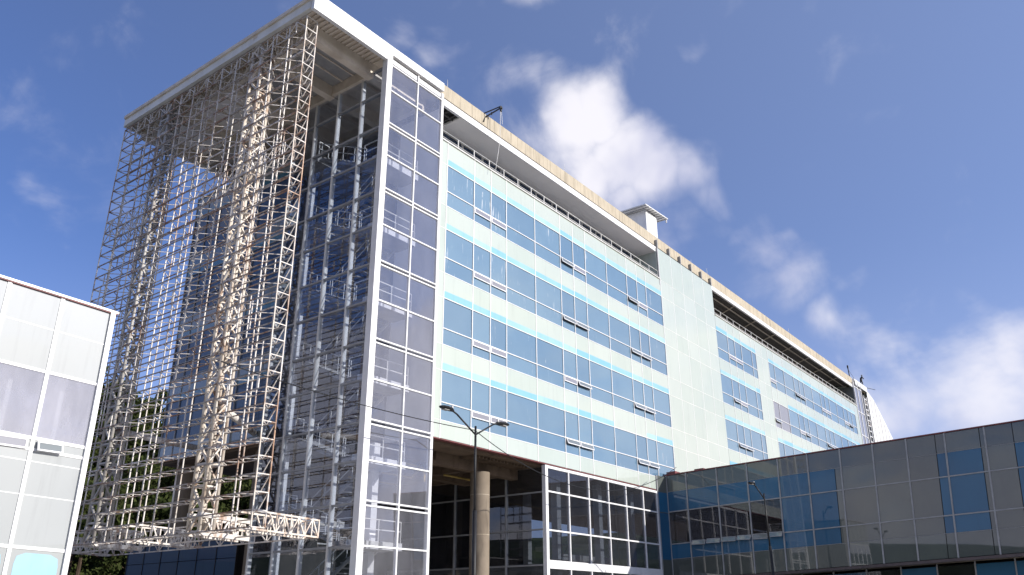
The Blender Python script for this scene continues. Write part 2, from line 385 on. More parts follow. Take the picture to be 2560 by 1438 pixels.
box('ceiling_void', 'dark', (4.3, .2, 23.95), (6.1, 4.2, 24.0), B)
# roof slab and parapet
box('roof_slab', 'offwhite', (-5.45, .2, 24.46), (4.22, 18.0, 24.95), B); box('roof_slab', 'offwhite', (4.23, .55, 24.46), (94.2, 18.0, 24.95), B)
box('parapet', 'parapet', (4.25, .22, 24.38), (88.3, .5, 25.3), B)
for x in [4.9+i*1.18 for i in range(71)]:
    box('parapet_board_joint', 'parapet', (x, .212, 24.40), (x+.02, .23, 25.28), B)
box('parapet_gap', 'dark', (4.3, .35, 24.1), (88.2, .45, 24.4), B)
box('edge_beam', 'white', (4.45, .12, 23.74), (31.35, .3, 24.2), B)
box('edge_beam', 'white', (42.3, .12, 23.84), (87.9, .3, 24.26), B)
# white roof fascia at the near end and over the stair tower
box('roof_fascia', 'white', (-5.68, -.06, 24.0), (-.45, .16, 25.07), B)
box('roof_fascia', 'white', (-.44, -.06, 24.52), (4.24, .16, 25.07), B)
box('fascia_patch', 'offwhite', (-3.72, -.075, 24.05), (-3.45, -.055, 24.95), B)
ef = box('end_fascia', 'offwhite', (-5.72, .18, 24.12), (-5.5, 18.05, 24.62), B)
box('gutter', 'roofpaint', (-5.82, .1, 24.62), (-5.42, 18.1, 24.82), B)
box('gutter', 'roofpaint', (-5.74, 4.6, 24.4), (-5.70, 4.95, 24.9), B)
box('rear_fascia', 'offwhite', (-5.7, 18.06, 24.1), (4.2, 18.2, 24.95), B)
# roof underside of the overhang: ribbed edge strips, beams and boards
for i in range(18): box('soffit_rib', 'roofpaint', (-5.35+i*.29, .18, 24.28), (-5.27+i*.29, 1.25, 24.40), B)
for i in range(61): box('soffit_rib', 'roofpaint', (-5.48, 1.35+i*.273, 24.28), (-4.6, 1.43+i*.273, 24.40), B)
box('soffit_sheet', 'roofpaint', (-5.48, .17, 24.40), (4.2, 18.0, 24.45), B)
for y in (1.3, 4.55, 8.4, 13.35, 17.3): box('roof_beam', 'roofpaint', (-4.55, y, 23.5), (4.1, y+.45, 24.39), B)
for x in (-4.6, -.4, 3.6): box('roof_beam', 'roofpaint', (x, 1.8, 23.62), (x+.35, 17.9, 24.385), B)
for y0, y1 in ((1.78, 4.52), (5.03, 8.37), (8.88, 13.32), (13.83, 17.27)):
    box('soffit_board', 'greymetal' if y0 < 6 else 'soffit', (-4.2, y0, 24.2), (-.45, y1, 24.26), B)
    for k in range(1, 3): box('soffit_batten', 'roofpaint', (-4.2, y0+(y1-y0)*k/3, 24.12), (-.45, y0+(y1-y0)*k/3+.07, 24.195), B)
for y in (2.7, 6.3, 10.6, 15.2): box('soffit_batten', 'roofpaint', (0, y, 24.0), (3.6, y+.12, 24.2), B)
# ribbed deck above the far terrace
for i in range(118): box('deck_rib', 'deck', (42.35+i*.384, .3, 24.12), (42.53+i*.384, 4.4, 24.28), B)
box('deck_sheet', 'dark', (42.3, .3, 24.29), (87.9, 4.4, 24.36), B)
for y in (1.2, 2.8): bars('deck_joist', 'roofpaint', [((42.3, y, 24.05), (87.8, y, 24.05), .05)], B)
for i in range(8): bars('deck_brace', 'roofpaint', [((43+i*5.6, .4, 24.06), (45.6+i*5.6, 4.2, 24.06), .04)], B)
box('terrace_end_glass', 'greyspan', (87.5, .1, 20.5), (87.62, 3.5, 23.9), B)
# front cladding -------------------------------------------------------------
YF = 0.0
def span(name, mat, x0, x1, z0, z1, y=YF, t=.06, g=.022):
    o = box(name, mat, (x0+g, y, z0+g), (x1-g, y+t, z1-g), B)
    if name == 'window_pane': o.rotation_euler = (math.radians(random.gauss(0, .22)), 0, math.radians(random.gauss(0, .16)))
    return o
levels = []
for i, (h, t, s) in enumerate(FLOORS):
    nxt = FLOORS[i+1][0] if i < 3 else BOT
    levels.append((h, t, s, nxt))
def bay(x0, x1, floors, film_ok=lambda i: True, lav=(), strip_to=None):
    span('spandrel_panel', 'mint', x0, x1, FLOORS[0][0], PTOP)
    for i in floors:
        h, t, s, nx = levels[i]
        gm = 'lavender' if i in lav else 'film'
        span('window_pane', gm, x0, x1, t, h, .03); span('window_pane', gm, x0, x1, s, t, .03)
        span('spandrel_panel', 'mint', x0, x1, nx, s)
        if film_ok(i):
            sl = random.uniform(-.03, .03)
            top = .40+sl
            vs_ = [(x0+.03, -.006, h+.03), (x1-.03, -.006, h+.03), (x1-.03, -.006, h+top+random.uniform(-.02, .03)), (x0+.03, -.006, h+top)]
            vs_ += [(a, -.001, c) for a, b_, c in vs_]
            mesh_obj('film_strip', vs_, [(0, 1, 2, 3), (7, 6, 5, 4), (0, 4, 5, 1), (1, 5, 6, 2), (2, 6, 7, 3), (3, 7, 4, 0)], 'cyan', B)
for k in range(12):
    bay(XN[k], XN[k+1], range(4), (lambda i, k=k: not (i == 3 and k in (8, 9))))
for k in range(5): bay(XF1[k], XF1[k+1], range(4))
for k in range(14): bay(XF2[k], XF2[k+1], range(4), lav=((1,) if k < 2 else ()), film_ok=(lambda i, k=k: not (i == 1 and k < 2)))
zs_all = sorted([PTOP, BOT]+[f[0] for f in FLOORS]+[f[2] for f in FLOORS], reverse=True)
def blank(xs, zs):
    for a, b_ in zip(xs, xs[1:]):
        for z1, z0 in zip(zs, zs[1:]): span('spandrel_panel', 'mint', a, b_, z0, z1, g=.012)
blank([4.2, 4.79], zs_all); blank(XB, [24.08]+zs_all); blank(XM, zs_all); blank([86.01, XE], zs_all)
# mullions and transoms
for x in XN + XF1[1:] + XF2: box('mullion', 'white', (x-.03, -.018, BOT), (x+.03, .05, PTOP), B)
for x in XB[:-1]+[XM[1]]: box('mullion', 'white', (x-.022, -.008, BOT), (x+.022, .05, 24.05 if x < 43 else PTOP), B)
for xa, xb, off in ((4.79, 31.47, 0), (42.23, 51.75, 0), (55.11, 86.01, 0)):
    for h, t, s in FLOORS:
        for z, w in ((h, .024), (t, .026), (s, .02)): box('transom', 'white', (xa, -.015, z-w), (xb, .045, z+w), B)
for xa, xb in ((4.2, 4.79), (31.47, 42.23), (51.75, 55.11), (86.01, XE)):
    for h, t, s in FLOORS:
        for z in (h, s): box('panel_joint', 'offwhite', (xa, -.006, z-.014), (xb, .03, z+.014), B)
    box('panel_joint', 'offwhite', (xa, -.006, PTOP-.01), (xb, .03, PTOP+.014), B)
box('bottom_trim', 'red', (4.2, -.02, BOT-.05), (28.3, .3, BOT-.005), B)
# parapet capping and railings
for xa, xb in ((4.2, 31.4), (42.3, 87.5)):
    box('coping', 'offwhite', (xa, -.08, PTOP), (xb, .3, PTOP+.06), B)
    box('coping', 'greymetal', (xa, -.03, PTOP+.1), (xb, .02, PTOP+.135), B)
    rl = empty('railing', ((xa+xb)/2, .15, PTOP)); put(rl, Vector(rl.location), B)
    for z in (PTOP+.75, PTOP+.32): bars('rail', 'offwhite', [((xa, .1, z), (xb, .1, z), .026)], rl, 6, True)
    n = int((xb-xa)/1.5)
    for i in range(n+1):
        x = xa+.12+(xb-xa-.24)*i/n; box('post', 'offwhite', (x-.025, .08, PTOP+.06), (x+.025, .13, PTOP+.74), rl)
# fins above the blank wall
for x in XB: box('channel_post', 'greymetal', (x-.09, -.015, 24.06), (x+.02, .2, 24.85), B)
box('channel_post', 'greymetal', (31.3, -.012, 20.7), (31.44, .28, 24.05), B)
# vent windows: white frames below the transom in the narrow bays
def vent(x0, x1, z, opened, parent=B, y=-.03, warp=None, h=.36):
    w = x1-x0-.1; f = .055; vs, fs = [], []
    for a, b_ in (((-w/2, -.02, -f), (w/2, .02, 0)), ((-w/2, -.02, -h), (w/2, .02, -h+f)), ((-w/2, -.019, -h+f), (-w/2+f, .019, -f)), ((w/2-f, -.019, -h+f), (w/2, .019, -f))): box_geo(vs, fs, a, b_)
    me = bpy.data.meshes.new('vent_window'); me.from_pydata(vs, [], fs); me.materials.append(M['white'])
    o = bpy.data.objects.new('vent_window', me); COL.objects.link(o)
    o.rotation_euler.x = -math.radians(random.uniform(15, 21)) if opened else 0
    put(o, Vector(((x0+x1)/2, y-(.02 if opened else 0), z-.03)), parent)
    vs, fs = [], []; box_geo(vs, fs, (-w/2+f, -.008, -h+f), (w/2-f, .008, -f))
    pm = bpy.data.meshes.new('vent_pane'); pm.from_pydata(vs, [], fs); pm.materials.append(M['lavender' if not opened else 'greyspan'])
    po = bpy.data.objects.new('vent_pane', pm); COL.objects.link(po); po.parent = o
    if opened: box('vent_shade_pane', 'deck', (x0+.06, -.012, z-h), (x1-.06, -.004, z-.04), parent)  # dark pane put in for the shaded gap behind the open sash
    return o
OPEN = {(0, 5): 1, (0, 9): 1, (1, 5): 1, (1, 6): 1, (1, 9): 1, (1, 10): 1, (2, 6): 1, (2, 9): 1, (2, 10): 1, (3, 5): 1, (3, 6): 1, (3, 9): 1, (3, 10): 1}
for i, (h, t, s) in enumerate(FLOORS):
    for k in (1, 2, 5, 6, 9, 10): vent(XN[k], XN[k+1], t, (i, k) in OPEN)
    for k in (1, 2): vent(XF1[k], XF1[k+1], t, (i, k) in {(1, 1), (2, 1), (2, 2)})
    for k in (0, 3, 4, 7, 8, 11, 12): vent(XF2[k], XF2[k+1], t, (i, k) in {(0, 3), (0, 4), (0, 12), (1, 0), (1, 4), (1, 7), (1, 8)})
# end wall (in shade, with shade-darkened glass colours), from the stair tower to the rear corner -----------------
YS = [8.3+(18.0-8.3)*k/7 for k in range(8)]
XE0 = 0.0
box('core_wall', 'dark', (.12, 8.3, 3.8), (4.3, 17.9, 20.3), B); box('terrace_floor', 'floor', (.1, 8.3, 20.32), (4.28, 17.9, 20.54), B)
for a, b_ in zip(YS, YS[1:]):
    for i, (h, t, s, nx) in enumerate(levels):
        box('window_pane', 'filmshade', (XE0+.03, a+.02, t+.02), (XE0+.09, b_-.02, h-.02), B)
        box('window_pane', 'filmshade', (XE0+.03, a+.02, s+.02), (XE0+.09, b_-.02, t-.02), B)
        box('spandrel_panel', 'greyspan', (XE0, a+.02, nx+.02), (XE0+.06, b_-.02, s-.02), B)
        box('film_strip', 'teal', (XE0-.006, a+.03, h+.03), (XE0-.001, b_-.03, h+.45), B)
    box('spandrel_panel', 'greyspan', (XE0, a+.02, 19.73), (XE0+.06, b_-.02, PTOP), B)
for y in YS: box('mullion', 'greymetal', (XE0-.035, y-.03, BOT), (XE0+.05, y+.03, PTOP), B)
for h, t, s in FLOORS:
    for z in (h, t, s): box('transom', 'greymetal', (XE0-.031, 8.3, z-.025), (XE0+.05, 18.0, z+.025), B)
box('end_coping', 'offwhite', (-.08, 8.3, PTOP), (.2, 18.0, PTOP+.06), B)
box('terrace_back_wall', 'dark', (3.9, 8.3, 20.56), (4.2, 17.9, 24.1), B)
# underside, beams and columns of the open ground floor ------------------------
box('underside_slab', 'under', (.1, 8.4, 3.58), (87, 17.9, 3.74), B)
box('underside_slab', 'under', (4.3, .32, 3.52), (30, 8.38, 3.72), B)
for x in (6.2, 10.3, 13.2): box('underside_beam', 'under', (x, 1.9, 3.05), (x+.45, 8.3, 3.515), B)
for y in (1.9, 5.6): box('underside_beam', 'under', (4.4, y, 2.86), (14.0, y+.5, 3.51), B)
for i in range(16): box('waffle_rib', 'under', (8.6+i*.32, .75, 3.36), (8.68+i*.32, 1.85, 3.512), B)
def column(x, y, r, z0, z1, parent=B):
    n = 28; vs = [(x+r*math.cos(2*math.pi*i/n), y+r*math.sin(2*math.pi*i/n), z) for z in (z0, z1) for i in range(n)]
    fs = [(i, (i+1) % n, n+(i+1) % n, n+i) for i in range(n)]
    o = mesh_obj('column', vs, fs, 'concrete', parent, True)
    for z in (1.62, -.55, -2.75): bars_ring(x, y, r+.004, z, o)
    return o
def bars_ring(x, y, r, z, parent):
    n = 28; vs = [(x+rr_*math.cos(2*math.pi*i/n), y+rr_*math.sin(2*math.pi*i/n), zz) for rr_, zz in ((r, z-.012), (r, z+.012)) for i in range(n)]
    mesh_obj('formwork_line', vs, [(i, (i+1) % n, n+(i+1) % n, n+i) for i in range(n)], 'parapet', parent, True)
column(10.65, 2.1, .56, GZ, 2.9); column(1.25, 9.35, .6, GZ, 3.6); column(1.3, 16.8, .6, GZ, 3.6); column(8.0, 12.5, .6, GZ, 3.6)
for pts in ([(4.9, 2.6, 2.75), (6.6, 2.8, 2.75), (6.75, 2.8, 2.35), (6.75, 2.8, 2.0)], [(4.6, 4.6, 2.5), (7.6, 4.6, 2.5), (8.2, 4.6, 3.0), (8.2, 4.6, 3.4)], [(5, 6.9, 2.45), (9.2, 6.9, 2.45)], [(9.0, 3.4, 2.7), (12.4, 3.4, 2.7)]):
    bars('pipe', 'yellow', [(a, b_, .06) for a, b_ in zip(pts, pts[1:])], B, 8, True)
# glazed entrance block below the cladding --------------------------------------
G = empty('entrance_block', (21, 6, GZ), label='dark glazed two-storey entrance block under the blue window bands', cat='building')
XG = [14.3, 16.65, 18.96, 21.38, 23.69, 26.1, 28.15]
ZG = [3.44, 2.09, -.12, -1.8]
for a, b_ in zip(XG, XG[1:]):
    for z1, z0 in list(zip(ZG, ZG[1:])) + [(-2.24, -4.2), (-4.2, GZ+.1)]:
        box('glass_pane', 'cleardark', (a+.03, .02, z0+.03), (b_-.03, .045, z1-.03), G)
for x in XG[1:]: box('mullion', 'white', (x-.045, -.05, GZ), (x+.045, .14, 3.46), G)
box('corner_post', 'white', (14.12, -.06, GZ), (14.38, .2, 3.6), G)
for z in ZG[1:3]+[-4.2]: box('transom', 'white', (14.3, -.046, z-.045), (28.2, .1, z+.045), G)
box('head_trim', 'white', (14.3, -.04, 3.44), (28.3, .2, 3.6), G)
box('floor_band', 'white', (14.3, -.07, -2.24), (28.3, .12, -1.78), G)
YG = [.25, 2.92, 5.3, 7.0, 9.4, 12.0]
for a, b_ in zip(YG, YG[1:]):
    for z1, z0 in ((3.5, 2.05), (2.05, -.08), (-.08, -2.05), (-2.05, -4.2), (-4.2, GZ+.1)):
        box('glass_pane', 'cleardark', (14.2, a+.03, z0+.03), (14.225, b_-.03, z1-.03), G)
for y in YG[1:]: box('mullion', 'greymetal', (14.12, y-.05, GZ), (14.32, y+.05, 3.5), G)
for z in (2.05, -.08, -2.05, -4.2): box('transom', 'greymetal', (14.14, .25, z-.04), (14.3, 12, z+.04), G)
box('floor_slab', 'floor', (14.4, .2, -2.3), (30, 14, -1.95), G)
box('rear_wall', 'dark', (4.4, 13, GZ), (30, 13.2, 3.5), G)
for x, y in ((17.6, 1.6), (22.6, 1.6), (17.6, 7.5), (22.6, 7.5), (27, 1.6)):
    box('inner_column', 'plaster', (x-.22, y-.22, GZ), (x+.22, y+.22, 3.5), G)
box('counter', 'offwhite', (20.2, 3.0, -1.94), (26.5, 3.3, -1.0), G)
bars('scaffold_tower', 'darkmetal', [((17.2+i*.9, 1.0, -1.95), (17.2+i*.9, 1.0, .2), .025) for i in range(2)] + [((17.2, 1.0, z), (18.1, 1.0, z), .02) for z in (-1.4, -.7, 0)] + [((17.2, 1, -1.4), (18.1, 1, -.7), .018)], G)
# low blue glazed block under the end wall
L = empty('low_glass_block', (4, 15, GZ), label='low dark blue glass block behind the foot of the steel screen', cat='building')
ys = [9.95+i*1.76 for i in range(7)]
for a, b_ in zip(ys, ys[1:]):
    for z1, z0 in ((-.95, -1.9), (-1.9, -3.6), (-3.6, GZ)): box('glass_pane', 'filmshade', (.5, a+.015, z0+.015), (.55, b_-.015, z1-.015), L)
for y in ys: box('mullion', 'darkmetal', (.47, y-.02, GZ), (.6, y+.02, -.93), L)
box('roof_slab', 'greymetal', (.45, 9.9, -.93), (8, 20.6, -.85), L); box('core_wall', 'dark', (.62, 10, GZ), (8, 20.5, -.95), L)
box('side_wall', 'dark', (.5, 20.53, GZ), (8, 20.6, -.95), L)
# ------------------------------------------------------------------ glass stair tower
T = empty('stair_tower', (2, 4, GZ), label='clear glass stair tower with white frame at the near corner', cat='stair tower')
keys = ['T', 'A', 'B', 'C', 'D', 'E', 'F', 'G', 'H', 'I', 'J', 'K', 'L', 'M', 'N', 'O']
zl = [ZL[k] for k in keys]
dbl = set('BDFHJLN')
box('corner_post', 'white', (-.46, -.09, GZ), (-.08, .3, 24.5), T)
XT = [0.0, 2.05, 4.14]
for a, b_ in zip(XT, XT[1:]):
    for z1, z0 in zip(zl, zl[1:]): box('glass_pane', 'clear', (a+.03, .0, z0+.04), (b_-.03, .02, z1-.04), T)
box('mullion', 'white', (2.01, -.06, GZ), (2.09, .1, 24.35), T); box('mullion', 'white', (4.06, -.06, GZ), (4.24, .16, 24.3), T)
for k, z in zip(keys, zl):
    for dz in ((-.11, .11) if k in dbl else (0,)):
        box('transom', 'white', (-.06, -.056, z+dz-.036), (4.1, .09, z+dz+.036), T)
box('head_panel', 'white', (0, .02, 24.02), (1.98, .1, 24.3), T); box('head_panel', 'white', (2.1, .02, 24.02), (4.06, .1, 24.3), T)
YT = [.3, 2.1, 4.1, 6.05, 7.95]
for a, b_ in zip(YT, YT[1:]):
    for z1, z0 in zip(zl, zl[1:]): box('glass_pane', 'endglass', (-.2, a+.03, z0+.04), (-.18, b_-.03, z1-.04), T)
for y in YT[1:]: box('mullion', 'offwhite', (-.27, y-.05, GZ), (-.02, y+.05, 24.0), T)
for z in zl: box('transom', 'greymetal', (-.25, .3, z-.045), (-.05, 8.0, z+.045), T)
box('side_wall', 'plaster', (4.2, .3, 3.75), (4.34, 3.4, 23.4), T)
box('side_wall', 'dark', (4.26, 3.4, 3.75), (4.34, 8.3, 23.4), T); box('rear_wall', 'dark', (.05, 8.12, GZ), (4.2, 8.25, 21.0), T)
for zt_, zm_, zb_ in FLOORS:
    for ya_, yb_ in ((3.42, 5.0), (5.04, 6.6), (6.64, 8.05)): box('inner_window', 'filmshade', (4.2, ya_, zb_), (4.25, yb_, zt_), T)
    for xa_, xb_ in ((.1, 1.4), (1.44, 2.8), (2.84, 4.15)): box('inner_window', 'filmshade', (xa_, 8.06, zb_), (xb_, 8.11, zt_), T)
    box('inner_spandrel', 'greyspan', (4.2, 3.42, zt_+.03), (4.25, 8.05, zt_+1.4), T); box('inner_spandrel', 'greyspan', (.1, 8.06, zt_+.03), (4.15, 8.11, zt_+1.4), T)
box('inner_column', 'plaster', (2.5, 2.3, GZ), (2.9, 2.7, 3.4), T); box('inner_column', 'plaster', (1.0, 7.5, GZ), (1.35, 7.85, 20.0), T)
mains = [20.3, 16.1, 12.0, 7.9, 3.8, -.1, -4.0]
halves = [18.5, 14.4, 10.25, 6.2, 2.3, -1.55]
def rail_set(parent, pts, z, hgt=1.0):
    segs = []
    for (a, b_) in zip(pts, pts[1:]):
        a = Vector(a); b_ = Vector(b_)
        for hh in (hgt, hgt*.55): segs.append((a+Vector((0, 0, z+hh)), b_+Vector((0, 0, z+hh)), .022))
        n = max(1, int((b_-a).length/1.0))
        for i in range(n+1):
            q = a.lerp(b_, i/n); segs.append((q+Vector((0, 0, z)), q+Vector((0, 0, z+hgt)), .02))
    return bars('railing', 'offwhite', segs, parent)
for z in mains:
    la = box('floor_landing', 'stair', (.15, 6.0, z-.32), (4.15, 8.0, z), T)
    rail_set(T, [(.2, 6.02, 0), (.9, 6.02, 0)], z)
for z in halves:
    la = box('half_landing', 'stair', (.12, .75, z-.32), (3.15, 2.1, z), T)
    for xa_, xb_ in ((.12, .70), (.84, .97), (1.10, 1.60), (1.74, 2.55), (2.62, 3.15)): box('landing_fascia', 'white', (xa_, .715, z-.33), (xb_, .748, z+.02), T)
    box('landing_fascia', 'white', (.085, .75, z-.33), (.118, 1.25, z+.02), T)
    rail_set(T, [(.16, 2.0, 0), (.16, .8, 0), (3.1, .8, 0)], z)
def flight(x0, x1, ya, za, yb, zb):
    st = bars('stair_flight', 'stair', [((x, ya, za-.16), (x, yb, zb-.16), .07) for x in (x0+.05, x1-.05)], T)
    n = 11
    for i in range(n):
        f = (i+.5)/n; y = ya+(yb-ya)*f; z = za+(zb-za)*f
        box('tread', 'stair', (x0, y-.15, z-.05), (x1, y+.15, z), st)
    segs = []
    for x in (x0+.03,):
        for hh in (.95, .5): segs.append(((x, ya, za+hh), (x, yb, zb+hh), .02))
        for i in range(5): f = i/4; segs.append(((x, ya+(yb-ya)*f, za+(zb-za)*f), (x, ya+(yb-ya)*f, za+(zb-za)*f+.95), .018))
    bars('railing', 'offwhite', segs, st)
for i, z in enumerate(halves):
    flight(.35, 1.55, 2.1, z, 6.0, mains[i]); flight(1.8, 3.05, 2.1, z, 6.0, mains[i+1])
# ------------------------------------------------------------------ steel screen
S = empty('steel_screen', (-5.2, 9.4, -1.5), label='tall open steel lattice screen hung under the roof overhang, partly rusty', cat='steel screen')
XS0, XS1, Y0, Y1 = -5.55, -4.88, .6, 18.2
ZT, ZB, NL = 23.92, -.75, 35
dz = (ZT-ZB)/(NL-1)
LV = [ZT-i*dz for i in range(NL)] + [-1.42]
npan = 14
for i, z in enumerate(LV):
    tr = empty('horizontal_truss', ((XS0+XS1)/2, (Y0+Y1)/2, z)); put(tr, Vector(tr.location), S)
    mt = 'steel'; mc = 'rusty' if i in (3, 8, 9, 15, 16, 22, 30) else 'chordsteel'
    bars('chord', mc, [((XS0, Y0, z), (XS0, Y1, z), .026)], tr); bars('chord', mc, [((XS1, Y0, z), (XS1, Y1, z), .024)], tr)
    segs = []; st = (Y1-Y0)/npan; off = 0 if i % 2 else st/2
    for k in range(npan):
        a = Y0+k*st; m_ = a+st/2
        if random.random() < .96: segs.append(((XS0, a, z), (XS1, m_, z), .017))
        if random.random() < .96: segs.append(((XS1, m_, z), (XS0, a+st, z), .017))
    segs.append(((XS0, Y0, z), (XS1, Y0, z), .022)); segs.append(((XS0, Y1, z), (XS1, Y1, z), .022))
    bars('lacing', mt, segs, tr)
# top truss bay and one stiffened bay with lacing in the upright face
for za, zb in ((LV[0], LV[1]), (LV[9], LV[10]), (LV[10], LV[11])):
    for xx in (XS0, XS1):
        segs = []; n = 22
        for k in range(n):
            a = Y0+(Y1-Y0)*k/n; b_ = Y0+(Y1-Y0)*(k+1)/n
            if 9 < k < 16 and za < 20 : continue
            segs += [((xx, a, za), (xx, a, zb), .019), ((xx, a, za if k % 2 else zb), (xx, b_, zb if k % 2 else za), .018)]
        bars('web_lacing', 'steel', segs, S)
for i, y in enumerate((Y0, 1.95, 3.3, 6.5, 7.85, 9.2, 10.55, 11.9, 15.2, 16.6, Y1)):
    bars('post', 'colsteel' if i in (0,) else 'steel', [((XS0, y, ZT), (XS0, y, -1.42), .025)], S)
for i, y in enumerate((Y0, 2.6, 5.9, 7.2, 9.9, 11.2, 12.6, 15.9, Y1)):
    bars('post', 'rusty' if i in (0,) else 'steel', [((XS1, y, ZT), (XS1, y, -1.42), .025)], S)
for k in range(60):
    y = random.uniform(1, 17.8); i = random.randrange(2, NL-4); j = i+random.choice((1, 1, 2, 3)); xx = random.choice((XS0, XS1))
    bars('post', random.choice(('steel', 'steel', 'rusty')), [((xx, y, LV[i]), (xx, y, LV[j]), .022)], S)
# end-face lacing at the right edge
bars('web_lacing', 'steel', [((XS1, Y0+.02, LV[i]), (XS1, Y0+.62, LV[i+1]), .018) for i in range(NL-1)], S)
def lattice_column(yc, mat, cr=.088):
    w, xa, xb = .42, -5.42, -4.74
    c = empty('lattice_column', (-5.1, yc, -1.45)); put(c, Vector(c.location), S)
    for x in (xa, xb):
        for s in (-1, 1): bars('chord', mat, [((x, yc+s*w, ZT+.02), (x, yc+s*w, -1.5), cr)], c, 8, True)
    segs = []; n = 26; hz = (ZT+1.4)/n
    for k in range(n):
        za, zb = ZT-k*hz, ZT-(k+1)*hz; f = 1 if k % 2 else -1
        for x in (xa, xb): segs += [((x, yc-w*f, za), (x, yc+w*f, zb), .05), ((x, yc-w, zb), (x, yc+w, zb), .045)]
        for s in (-1, 1): segs += [((xa if f > 0 else xb, yc+s*w, za), (xb if f > 0 else xa, yc+s*w, zb), .036), ((xa, yc+s*w, zb), (xb, yc+s*w, zb), .032)]
    bars('lacing', mat, segs, c)
    box('hanger_plate', 'offwhite', (-5.5, yc-.2, 23.9), (-4.75, yc+.28, 24.42), c)
    return c
lattice_column(4.78, 'colsteel'); lattice_column(13.62, 'greysteel')
# foot shelf: trusses reaching back towards the building
def foot(yc, mat, heavy):
    r = .1 if heavy else .035; x1 = -2.9 if heavy else -2.1
    segs = []
    for s in ((-.4, .4) if heavy else (0, .85)):
        y = yc+s; za, zb = (-.66, -1.42) if heavy else (-.78, -1.5)
        segs += [((-5.5, y, za), (x1, y, za-.12), r), ((-5.5, y, zb), (x1, y, zb-.1), r)]
        n = 7 if not heavy else 5
        for k in range(n):
            xa = -4.7+(x1+4.7)*k/n; xb = -4.7+(x1+4.7)*(k+1)/n
            segs += [((xa, y, zb-.05 if k % 2 else za-.05), (xb, y, za-.1 if k % 2 else zb-.1), .026 if not heavy else .035), ((xb, y, za-.1), (xb, y, zb-.08), .024)]
    bars('foot_bracket', mat, segs, S)
foot(.6, 'colsteel', False); foot(4.78, 'steel', True); foot(13.62, 'steel', True); foot(9.2, 'steel', False); foot(17.3, 'steel', False)
for z, x in ((-.9, -2.1), (-1.6, -2.1), (-.8, -3.6), (-1.5, -3.6)): bars('foot_chord', 'steel', [((x, Y0, z), (x, Y1, z), .03)], S)
segs = []
for k in range(20):
    a = Y0+(Y1-Y0)*k/20; b_ = Y0+(Y1-Y0)*(k+1)/20
    segs += [((-2.1, a, -.9), (-2.1, a, -1.6), .02), ((-2.1, a, -.9 if k % 2 else -1.6), (-2.1, b_, -1.6 if k % 2 else -.9), .02)]
bars('web_lacing', 'steel', segs, S)
for p_, q_ in (((-4.8, 4.9, 4.25), (-.1, 8.8, 4.3)), ((-4.8, 13.6, 4.2), (0, 13.9, 4.1))):
    bars('brace_tube', 'steel', [(p_, q_, .17)], S, 12, True)
# ------------------------------------------------------------------ right wing (in shade)
SL = .039
def ww(v): return Vector((v.x, v.y - .075*(v.z-1)*min(1, max(0, -v.y/18)), v.z + SL*(-v.y)))
R = empty('shaded_glass_wing', (33, -12, GZ), label='low dark glass wing in shade running towards the right edge', cat='building')
XW = 29.5
YW = [-.2, -1.76, -4.1, -6.32, -8.5, -10.5, -12.61, -14.64, -16.64, -18.84, -21.03, -23.2, -25.4, -27.6]
ZW = [4.8, 2.2, -.04, -2.45]
def wp(name, mat, y0, y1, z0, z1, x=XW, t=.04): return box(name, mat, (x, min(y0, y1)+.02, z0+.02), (x+t, max(y0, y1)-.02, z1-.02), R, ww)
for k, (a, b_) in enumerate(zip(YW, YW[1:])):
    if k < 5 or k == 5:
        wp('spandrel_panel', 'wingspan', a, b_, 3.62, 4.8)
    if k < 5:
        wp('film_pane', 'wingblue', a, b_, 2.2, 3.62)
        wp('glass_pane' if k < 4 else 'film_pane', 'cleardark' if 1 <= k < 4 or k == 0 else 'wingblue', a, b_, -.04, 2.2)
        wp('film_pane', 'wingblue', a, b_, -1.05, -.04)
        wp('spandrel_panel', 'wingspan', a, b_, -2.45, -1.05)
    elif k == 5:
        m_ = -12.2
        for z1, z0 in ((3.62, 2.2), (2.2, -.04), (-.04, -1.05)):
            wp('film_pane', 'wingblue', a, m_, z0, z1); wp('spandrel_panel', 'wingspan', m_, b_, z0, z1)
        wp('spandrel_panel', 'wingspan', a, b_, -2.45, -1.05)
    else:
        blue = [(-18.3, -18.84), (-18.84, -20.75), (-22.5, -23.2), (-23.2, -25.2)]
        cuts = sorted({a, b_} | {y for s in blue for y in s if b_ < y < a}, reverse=True)
        for z1, z0 in ((4.8, 3.62), (3.62, 2.2), (2.2, -.04), (-.04, -1.05), (-1.05, -2.45)):
            for c0, c1 in zip(cuts, cuts[1:]):
                mid = (c0+c1)/2; isb = any(s[1] <= mid <= s[0] for s in blue) and -1.1 < z0 < 3.5 and z1 < 4
                wp('film_pane' if isb else 'spandrel_panel', 'wingblue' if isb else 'wingspan', c0, c1, z0, z1)
for y in YW: box('mullion', 'greymetal', (XW-.06, y-.045, -2.45), (XW+.06, y+.045, 4.8), R, ww)
for z in (2.2, -.04): box('transom', 'greymetal', (XW-.055, -27.6, z-.035), (XW+.05, -.2, z+.035), R, ww)
for z in (3.62, -1.05): box('panel_joint', 'greymetal', (XW-.004, -27.6, z-.012), (XW+.03, -.2, z+.012), R, ww)
box('roof_coping', 'red', (XW-.08, -27.7, 4.8), (40, -.05, 4.87), R, ww)
box('roof_debris', 'red', (XW+.1, -.9, 4.9), (XW+.9, -.2, 5.08), R, ww); box('roof_debris', 'red', (XW+1.2, -2.6, 4.95), (XW+1.8, -1.9, 5.2), R, ww)
box('core_wall', 'dark', (XW+3.0, -27.6, -2.4), (40, -.1, 4.75), R, ww)
